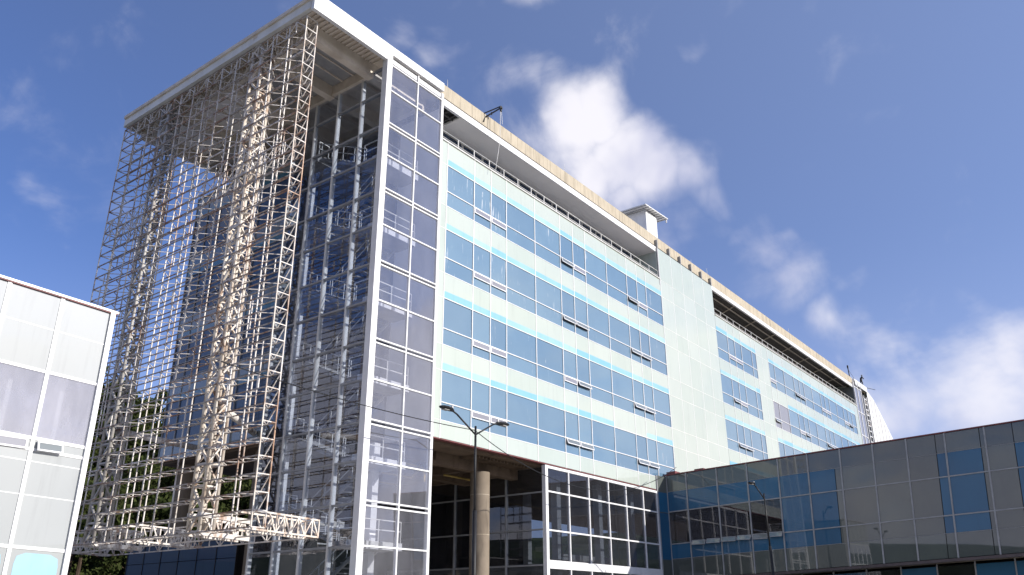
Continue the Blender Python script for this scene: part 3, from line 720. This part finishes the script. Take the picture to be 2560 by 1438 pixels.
box('core_wall', 'dark', (XW+.1, -27.6, -2.4), (XW+2.9, -8.6, 4.75), R, ww); box('core_wall', 'dark', (XW+.1, -8.55, 2.25), (XW+2.9, -.1, 4.74), R, ww); box('core_wall', 'dark', (XW+.1, -8.55, -2.4), (XW+2.9, -.1, -.1), R, ww)
box('bottom_trim', 'brown', (XW-.08, -27.7, -2.62), (XW+.3, -.1, -2.46), R, ww)
box('underside_slab', 'concrete', (XW+.2, -27.6, -2.6), (40, -.1, -2.44), R, ww)
for k in range(13):
    y1 = -.5-k*2.1
    wp('lower_pane', 'wingblue' if k in (4, 5, 7, 9, 10, 12) else 'cleardark', y1, y1-2.1, GZ, -2.75, XW+1.6)
    box('lower_mullion', 'greymetal', (XW+1.55, y1-.04, GZ), (XW+1.7, y1+.04, -2.62), R, ww)
box('lower_core', 'dark', (XW+1.8, -27.6, GZ), (40, -.1, -2.7), R, ww)
# narrow corner pane between the wing and the entrance block
for z1, z0, mm in ((4.72, 3.55, 'wingspan'), (3.55, 2.15, 'wingblue'), (2.1, -.1, 'wingblue'), (-.1, -1.1, 'wingblue'), (-1.1, -2.45, 'wingspan')):
    vs_ = [(28.3, -.02, z0), (29.46, -.2, z0), (29.46, -.2, z1), (28.3, -.02, z1), (28.31, .03, z0), (29.5, -.14, z0), (29.5, -.14, z1), (28.31, .03, z1)]
    mesh_obj('corner_pane', vs_, [(0, 1, 2, 3), (7, 6, 5, 4), (0, 4, 5, 1), (1, 5, 6, 2), (2, 6, 7, 3), (3, 7, 4, 0)], mm, R)
box('corner_mullion', 'greymetal', (28.2, -.08, GZ), (28.32, .1, 4.72), R)
# open hopper vents of the wing
yv = [-1.85, -2.97, -4.05, -5.2, -6.27, -7.4, -8.45]
for k, (a, b_) in enumerate(zip(yv, yv[1:])):
    zc = .06+SL*(-(a+b_)/2); op = k not in (4,)
    w = abs(b_-a)-.08; h = .36; f = .05; vs, fs = [], []
    for p_, q_ in (((-.02, -w/2, -f), (.02, w/2, 0)), ((-.02, -w/2, -h), (.02, w/2, -h+f)), ((-.019, -w/2, -h+f), (.019, -w/2+f, -f)), ((-.019, w/2-f, -h+f), (.019, w/2, -f))): box_geo(vs, fs, p_, q_)
    me = bpy.data.meshes.new('vent_window'); me.from_pydata(vs, [], fs); me.materials.append(M['greymetal'])
    o = bpy.data.objects.new('vent_window', me); COL.objects.link(o); o.rotation_euler.y = math.radians(28) if op else 0
    put(o, Vector((XW-.09, (a+b_)/2, zc)), R)
    vs, fs = [], []; box_geo(vs, fs, (-.008, -w/2+f, -h+f), (.008, w/2-f, -f)); pm = bpy.data.meshes.new('vent_pane'); pm.from_pydata(vs, [], fs); pm.materials.append(M['greyspan'])
    po = bpy.data.objects.new('vent_pane', pm); COL.objects.link(po); po.parent = o
# ------------------------------------------------------------------ left white wing (in sun)
K = empty('white_glass_wing', (-18, 4, GZ), label='bright white glass-clad wing at the left edge', cat='building')
def kw(v): return Vector((v.x, v.y, v.z - .032*(v.x+13)))
XK = [-13.12, -14.8, -16.5, -18.2, -19.9, -21.6]
ZK = [5.22, 4.02, 2.6, .45, .1, -.26, -1.28, -2.82, -4.6, GZ]
YK = -.5
for k, (b_, a) in enumerate(zip(XK, XK[1:])):
    for i, (z1, z0) in enumerate(zip(ZK, ZK[1:])):
        mm = 'whiteglass'; nm = 'spandrel_panel'
        if i == 2: mm = 'bright'; nm = 'glass_pane'
        if i == 7: mm = 'whiteglass'
        box(nm, mm, (a+.03, YK, z0+.012), (b_-.03, YK+.04, z1-.012), K, kw)
    n = 14; cx, cz, wx, wz = (a+b_)/2+.02, -3.85, .66, .9
    if k < 3:
        vs_ = [(cx+wx*max(-1, min(1, 1.18*math.copysign(abs(math.cos(t))**.5, math.cos(t)))), YK-.006, cz+wz*math.copysign(abs(math.sin(t))**.6, math.sin(t))) for t in [2*math.pi*j/n for j in range(n)]]
        vs_ = [tuple(kw(Vector(v))) for v in vs_]; vs2 = vs_ + [(x_, y_+.004, z_) for x_, y_, z_ in vs_]
        mesh_obj('protective_film', vs2, [tuple(range(n)), tuple(range(2*n-1, n-1, -1))] + [(j, n+j, n+(j+1) % n, (j+1) % n) for j in range(n)], 'cyan', K)
for x in XK[1:]: box('mullion', 'white', (x-.06, YK-.025, GZ), (x+.06, YK+.06, 5.2), K, kw)
box('corner_post', 'white', (-13.15, YK-.08, GZ), (-12.98, YK+.3, 5.2), K, kw)
for z, w in ((4.02, .014), (2.6, .045), (.45, .05), (.1, .045), (-.26, .014), (-1.28, .014), (-2.82, .05)):
    box('transom', 'white', (-21.6, YK-(.022 if w > .02 else .006), z-w), (-13.1, YK+.05, z+w), K, kw)
box('roof_coping', 'white', (-21.7, YK-.09, 5.21), (-12.88, 8, 5.28), K, kw); box('coping_trim', 'red', (-21.7, YK-.07, 5.17), (-12.9, 8, 5.207), K, kw)  # thin dark red strip just below the coping
box('side_wall', 'whiteglass', (-13.1, YK+.31, GZ), (-13.0, 8, 5.14), K, kw)
box('rear_wall', 'plaster', (-21.6, 3.2, GZ), (-13.2, 3.4, 5.1), K, kw); box('floor_slab', 'plaster', (-21.6, YK+.1, -.2), (-13.15, 3.2, .1), K, kw); box('ceiling_slab', 'plaster', (-21.6, YK+.1, 2.75), (-13.15, 3.2, 2.95), K, kw)
for x in (-13.95, -15.6, -17.3): box('inner_column', 'white', (x-.07, .1, .1), (x+.07, .25, 2.75), K, kw)
for k, (xa, xb, op) in enumerate(((-14.72, -13.82, True), (-16.35, -14.9, False), (-17.3, -16.6, False))): 
    o = vent(xa, xb, .42-.032*((xa+xb)/2+13), op, K, YK-.045, h=.33)
# ------------------------------------------------------------------ rooftop things
hut = empty('rooftop_hut', (36, 4, 24.95), label='small white rooftop hut with an overhanging flat metal roof', cat='hut')
box('wall', 'white', (34.1, 2.2, 24.95), (36.2, 5.4, 29.5), hut)
mesh_obj('roof_sheet', [(33.2, 1.7, 29.5), (37.6, 1.7, 29.75), (37.6, 5.8, 29.8), (33.2, 5.8, 29.55), (33.2, 1.7, 29.6), (37.6, 1.7, 29.85), (37.6, 5.8, 29.9), (33.2, 5.8, 29.65)], [(3, 2, 1, 0), (4, 5, 6, 7), (0, 1, 5, 4), (1, 2, 6, 5), (2, 3, 7, 6), (3, 0, 4, 7)], 'offwhite', hut)
for i in range(9): bars('purlin', 'greymetal', [((33.3+i*.51, 1.68, 29.49+i*.028), (33.3+i*.51, 5.8, 29.54+i*.028), .035)], hut)
bars('downpipe', 'offwhite', [((37.4, 1.8, 29.75), (37.4, 1.8, 29.35), .05)], hut)
ho = empty('rooftop_hoist', (8.6, .4, 25.3), label='small black hoist boom with pulley leaning over the parapet', cat='hoist')
pb, pt_ = Vector((7.9, .1, 24.55)), Vector((9.1, -.6, 25.75))
bars('boom', 'darkmetal', [((8.5, .25, 25.05), pt_, .035), ((8.4, .25, 25.3), pt_+Vector((0, 0, .12)), .03), ((8.45, .25, 25.05), (8.4, .25, 25.3), .03), ((8.8, -.1, 25.25), (8.75, -.1, 25.45), .025)], ho)
bars('boom_strut', 'darkmetal', [((8.3, .16, 24.6), (8.5, .25, 25.1), .03)], ho)
bars('pulley', 'darkmetal', [(pt_+Vector((0, -.05, 0)), pt_+Vector((0, .05, 0)), .13)], ho, 10); bars('pulley_block', 'darkmetal', [(pt_, pt_-Vector((0, 0, .3)), .05)], ho)
bars('rope', 'offwhite', [(pt_-Vector((.05, 0, .3)), (9.0, -.6, 23.2), .012), (pt_-Vector((-.05, 0, .1)), (9.25, -.6, 24.6), .012), ((9.0, -.6, 23.2), (8.7, -.5, 21.0), .01)], ho)
for nm, x, h in (('beside the stair tower', 5.05, .75), ('above the middle of the near terrace', 18.0, .75), ('beyond the rooftop hut', 42.5, .8), ('just left of the tallest near-hut rod', 39.0, .45), ('above the far terrace', 64.6, .75)):
    if 'tallest' in nm: nm = 'shortest one, right of the rooftop hut'
    r_ = bars('lightning_rod', 'offwhite', [((x, .42, 25.28), (x, .42, 25.3+h), .022, .012)], None, 6); tag(r_, 'thin white lightning rod on the parapet ' + nm, 'rod', 'lightning rods on the parapet')
pm_ = bars('roof_mast', 'darkmetal', [((88.0, .4, 25.2), (87.8, .4, 26.6), .07), ((87.8, .4, 26.6), (87.78, .4, 27.0), .11)], None, 8); tag(pm_, 'short dark mast at the far end of the concrete parapet', 'mast')
wr = bars('roof_wire', 'darkmetal', [((87.9, .4, 26.4), (90.2, .4, 25.7), .012), ((90.2, .4, 25.7), (92.5, .4, 25.15), .012)], None); tag(wr, 'thin wire sloping from the dark roof mast down to the white fascia', 'wire')
rd = bars('loose_pole', 'darkmetal', [((94.0, .2, 25.2), (98.5, -.2, 25.7), .03)], None); tag(rd, 'loose pole sticking out past the far roof corner', 'pole')
# far end: glazed bay, fascia, steel ladder truss and white curved shell
E_ = empty('far_end_bay', (92, 6, GZ), label='far glazed end bay with white frame and open steel ladder truss', cat='building')
for a, b_ in ((87.7, 89.2), (89.2, 90.8)):
    for z1, z0 in zip([24.0, 20.6, 17.4, 14.2, 11], [20.6, 17.4, 14.2, 11, 7]): box('glass_pane', 'lavender', (a+.04, 0, z0+.04), (b_-.04, .04, z1-.04), E_)
for x in (87.62, 89.2, 90.9): box('mullion', 'white', (x-.09, -.06, 4), (x+.09, .15, 24.6), E_)
for z in (24.0, 20.6, 17.4, 14.2, 11): box('transom', 'white', (87.7, -.05, z-.05), (90.9, .1, z+.05), E_)
box('roof_fascia', 'white', (88.35, -.05, 24.45), (94.4, .2, 25.2), E_); box('fascia_underside', 'concrete', (88.4, .22, 24.3), (94.3, 1.2, 24.44), E_)
for x in (88.4, 89.6, 90.9): box('hanger_plate', 'greymetal', (x-.06, -.08, 24.2), (x+.08, .1, 24.9), E_)
segs = []
for x in (92.2, 93.6): bars('ladder_chord', 'white', [((x, .1, 23.6), (x, .1, 5), .09)], E_)
for k in range(24): segs.append(((92.2, .1, 23.2-k*.75), (93.6, .1, 23.2-k*.75), .06))
bars('ladder_rungs', 'white', segs, E_); bars('ladder_brace', 'steel', [((92.2, .1, 23.2-k*1.5), (93.6, .1, 22.45-k*1.5), .05) for k in range(3)], E_)
vs, fs = [], []; n = 20; prof = []
for k in range(n+1):
    t = math.pi/2*k/n; prof.append((94.2+11.6*math.sin(t)**1.0*(.55+.45*math.sin(t)), 24.8-(24.8-14)*(1-math.cos(t))**.95))
prof = [(94.1, 24.75), (95.6, 24.5), (97.4, 24.0), (99.0, 23.2), (100.6, 22.3), (102.2, 21.4), (103.6, 20.6), (105.1, 19.7), (106.4, 18.4), (107.6, 16.6), (108.6, 14.0), (109.2, 11), (109.5, 6)]
for j in range(9):
    y = j*2.2
    for x, z in prof: vs.append((x, y, z))
m_ = len(prof)
for j in range(8):
    for i in range(m_-1): fs.append((j*m_+i, j*m_+i+1, (j+1)*m_+i+1, (j+1)*m_+i))
b0 = len(vs); vs += [(94.1, .0, 4), (109.5, 0, 4)]
fs.append(tuple([b0] + list(range(m_)) + [b0+1]))
sh = mesh_obj('curved_shell', vs, fs, 'white', None); tag(sh, 'white curved ribbed shell behind the far end of the building', 'shell')
for i in range(6):
    x = 95.5+i*1.9; zt = [z for (xx, z) in prof if xx >= x][0]
    box('shell_rib', 'offwhite', (x, -.05, 5), (x+.12, -.002, zt-.1), sh)
# ------------------------------------------------------------------ person at the far roof edge
def person(loc):
    root = empty('person', loc, label='person in dark clothes stooping on the far roof corner', cat='person')
    P = [(0, 0, .92), (.06, 0, 1.15), (.20, 0, 1.38), (.27, 0, 1.47), (.36, 0, 1.60), (.40, 0, 1.68),
         (-.02, .10, .90), (.06, .11, .48), (-.04, .12, .06), (.12, .13, .03), (-.02, -.10, .90), (.10, -.11, .49), (.02, -.12, .06), (.18, -.13, .03),
         (.19, .20, 1.34), (.30, .24, 1.10), (.46, .16, 1.22), (.19, -.20, 1.34), (.34, -.24, 1.12), (.50, -.12, 1.30)]
    Ed = [(0, 1), (1, 2), (2, 3), (3, 4), (4, 5), (0, 6), (6, 7), (7, 8), (8, 9), (0, 10), (10, 11), (11, 12), (12, 13), (2, 14), (14, 15), (15, 16), (2, 17), (17, 18), (18, 19)]
    Rr = [.15, .145, .15, .06, .10, .08, .10, .075, .05, .045, .10, .075, .05, .045, .075, .05, .04, .075, .05, .04]
    me = bpy.data.meshes.new('body'); me.from_pydata(P, Ed, []); me.materials.append(M['darkmetal'])
    o = bpy.data.objects.new('body', me); COL.objects.link(o); o.parent = root
    md = o.modifiers.new('skin', 'SKIN'); 
    for i, v in enumerate(me.skin_vertices[0].data if me.skin_vertices else []): v.radius = (Rr[i], Rr[i])
    if me.skin_vertices: me.skin_vertices[0].data[0].use_root = True
    o.modifiers.new('sub', 'SUBSURF').levels = 1
    vs, fs = [], []; bar_geo(vs, fs, (.33, 0, 1.70), (.43, 0, 1.80), .11, 10, .07)
    hm = bpy.data.meshes.new('cap'); hm.from_pydata(vs, [], fs); hm.materials.append(M['greymetal']); h = bpy.data.objects.new('cap', hm); COL.objects.link(h); h.parent = root
    root.rotation_euler.z = math.radians(-20); return root
person((93.6, .35, 25.2))
# ------------------------------------------------------------------ street lamps and cable
def lamp(name, label, x, y, top, dirs, ang):
    root = empty('street_lamp', (x, y, GZ)); tag(root, label, 'street lamp', 'street lamps in the yard')
    bars('pole', 'darkmetal', [((x, y, GZ), (x, y, -.95), .085), ((x, y, -.95), (x, y, top), .05, .045)], root, 10, True)
    for d in dirs:
        v = Vector((math.cos(ang)*d, math.sin(ang)*d, 0))
        a = Vector((x, y, top-.35)); b_ = a+v*1.15+Vector((0, 0, .62)); c = b_+v*.28+Vector((0, 0, .10))
        arm = bars('arm', 'darkmetal', [(a, b_, .035), (b_, c, .035)], root, 8, True)
        side = Vector((-v.y, v.x, 0)); vs, fs = [], []
        prof_ = [(-.05, .05, .05), (.12, .15, .075), (.40, .19, .075), (.62, .15, .05), (.72, .07, .03)]
        for t, w, h in prof_:
            q = c+v*t+Vector((0, 0, .06*t))
            for s_, hh in ((-1, 0), (-.75, h), (.75, h), (1, 0), (.7, -.035), (-.7, -.035)): vs.append(q+side*w*s_+Vector((0, 0, hh)))
        for i in range(len(prof_)-1):
            for j in range(6): fs.append((i*6+j, i*6+(j+1) % 6, (i+1)*6+(j+1) % 6, (i+1)*6+j))
        fs += [tuple(range(5, -1, -1)), tuple(range(len(prof_)*6-6, len(prof_)*6))]
        hd = mesh_obj('lamp_head', vs, fs, 'darkmetal', root)
        q = c+v*.42+Vector((0, 0, -.02)); box('lens', 'lens', (q.x-.14, q.y-.1, q.z-.03), (q.x+.14, q.y+.1, q.z-.012), hd)
        q = c+v*.02+Vector((0, 0, .09)); box('photocell', 'offwhite', (q.x-.03, q.y-.03, q.z-.02), (q.x+.03, q.y+.03, q.z+.09), hd)
    return root
lamp('street_lamp', 'black double-arm street lamp standing in front of the concrete column', -.95, -7.15, 2.36, (1, -1), 0.0)
lamp('street_lamp', 'black single-arm street lamp standing in front of the shaded glass wing', 23.9, -9.5, 2.15, (-1,), 0.0)
cb = [(-6.8, 3.73), (-2.45, 3.77), (2.02, 3.81), (5.29, 3.88)]
vs, fs = [], []
def cable_curve(pts, r=.022, n=26):
    segs = []
    for (a, b_, sag) in pts:
        a = Vector(a); b_ = Vector(b_); prev = a
        for i in range(1, n+1):
            t = i/n; p_ = a.lerp(b_, t); p_.z -= sag*4*t*(1-t); segs.append((prev, p_, r)); prev = p_
    return segs
cbo = bars('overhead_cable', 'darkmetal', cable_curve([((-9.5, -2.0, 4.0), (5.2, -2.0, 3.9), .22), ((5.2, -2.0, 3.9), (27.6, -2.0, 5.0), 2.25)]), None, 5); tag(cbo, 'thin black cable sagging across the stair tower and the entrance', 'cable')
# ------------------------------------------------------------------ trees on the hillside
def tree_mesh(seed, conifer):
    rnd = random.Random(seed); H = rnd.uniform(10, 13)
    tv, tf = [], []
    bar_geo(tv, tf, (0, 0, -.5), (rnd.uniform(-.3, .3), rnd.uniform(-.3, .3), H*.55), .24, 7, .14); bar_geo(tv, tf, (0, 0, H*.5), (0, 0, H*.9), .14, 6, .04)
    cl = []
    for i in range(13):
        f = rnd.uniform(.28, 1); z = H*f; rad = (1.0-f)*3.0+.5 if conifer else 2.7*math.sin(math.pi*min(1, (f-.15)/.95))**.7+.3
        a = rnd.uniform(0, 6.28); q = Vector((math.cos(a)*rad*rnd.uniform(.3, .9), math.sin(a)*rad*rnd.uniform(.3, .9), z)); cl.append((q, rnd.uniform(.8, 1.45)))
        bar_geo(tv, tf, (0, 0, z-1.0), q, .07, 5, .03, False)
    lv, lf = [], []
    for q, r in cl:
        for k in range(150):
            d = Vector((rnd.gauss(0, 1), rnd.gauss(0, 1), rnd.gauss(0, .75))).normalized()*r*rnd.uniform(.45, 1.08); c = q+d
            s = rnd.uniform(.10, .24); e = Euler((rnd.uniform(0, 6.3), rnd.uniform(0, 6.3), rnd.uniform(0, 6.3))).to_matrix()
            b0 = len(lv)
            for x_, y_ in ((-1, 0), (0, -.5), (1, 0), (0, .5)): lv.append(c+e @ Vector((x_*s*1.5, y_*s*1.5, 0)))
            lf.append((b0, b0+1, b0+2, b0+3))
    tm = bpy.data.meshes.new('trunk'); tm.from_pydata(tv, [], tf); tm.materials.append(M['bark'])
    lm = bpy.data.meshes.new('crown'); lm.from_pydata(lv, [], lf); lm.materials.append(M['leaf'])
    return tm, lm
TM = [tree_mesh(i, i % 3 == 0) for i in range(6)]
rnd = random.Random(3); cnt = 0
for ring, r in enumerate((116, 126, 136, 146, 157, 168, 180, 192)):
    az = 51.5 + (ring % 2)*.9
    while az < 71:
        a = math.radians(az+rnd.uniform(-.6, .6)); rr_ = r+rnd.uniform(-3, 3); x, y = CAM.x+rr_*math.cos(a), CAM.y+rr_*math.sin(a)
        az += rnd.uniform(1.55, 2.3)*100/r
        if x > 2 and y < 24: continue
        if r < 130 and rnd.random() < .45: continue
        tm, lm = rnd.choice(TM); t_ = empty('hillside_tree', (x, y, height(x, y)))
        tag(t_, 'leafy tree in the wood on the hillside behind the steel screen', 'tree', 'trees on the hillside')
        sc = rnd.uniform(1.0, 1.45); t_.scale = (sc*1.15, sc*1.15, sc); t_.rotation_euler.z = rnd.uniform(0, 6.28)
        for nm, me in (('trunk', tm), ('crown', lm)):
            o = bpy.data.objects.new(nm, me); COL.objects.link(o); o.parent = t_
        cnt += 1
# undergrowth
rnd = random.Random(5); lv, lf = [], []
for i in range(3600):
    a = math.radians(rnd.uniform(51, 71)); r = rnd.uniform(100, 200); x, y = CAM.x+r*math.cos(a), CAM.y+r*math.sin(a)
    z = height(x, y); h = rnd.uniform(.5, 2.0)
    for k in range(9):
        c = Vector((x+rnd.gauss(0, .7), y+rnd.gauss(0, .7), z+rnd.uniform(0, h))); s = rnd.uniform(.15, .4); e = Euler((rnd.uniform(0, 6.3), rnd.uniform(0, 6.3), 0)).to_matrix(); b0 = len(lv)
        for x_, y_ in ((-1, 0), (0, -.6), (1, 0), (0, .6)): lv.append(c+e @ Vector((x_*s, y_*s, 0)))
        lf.append((b0, b0+1, b0+2, b0+3))
sb = mesh_obj('undergrowth', lv, lf, 'leaf'); tag(sb, 'low green scrub under the hillside trees', 'scrub', kind='stuff')
print('trees', cnt, 'objects', len(bpy.data.objects))
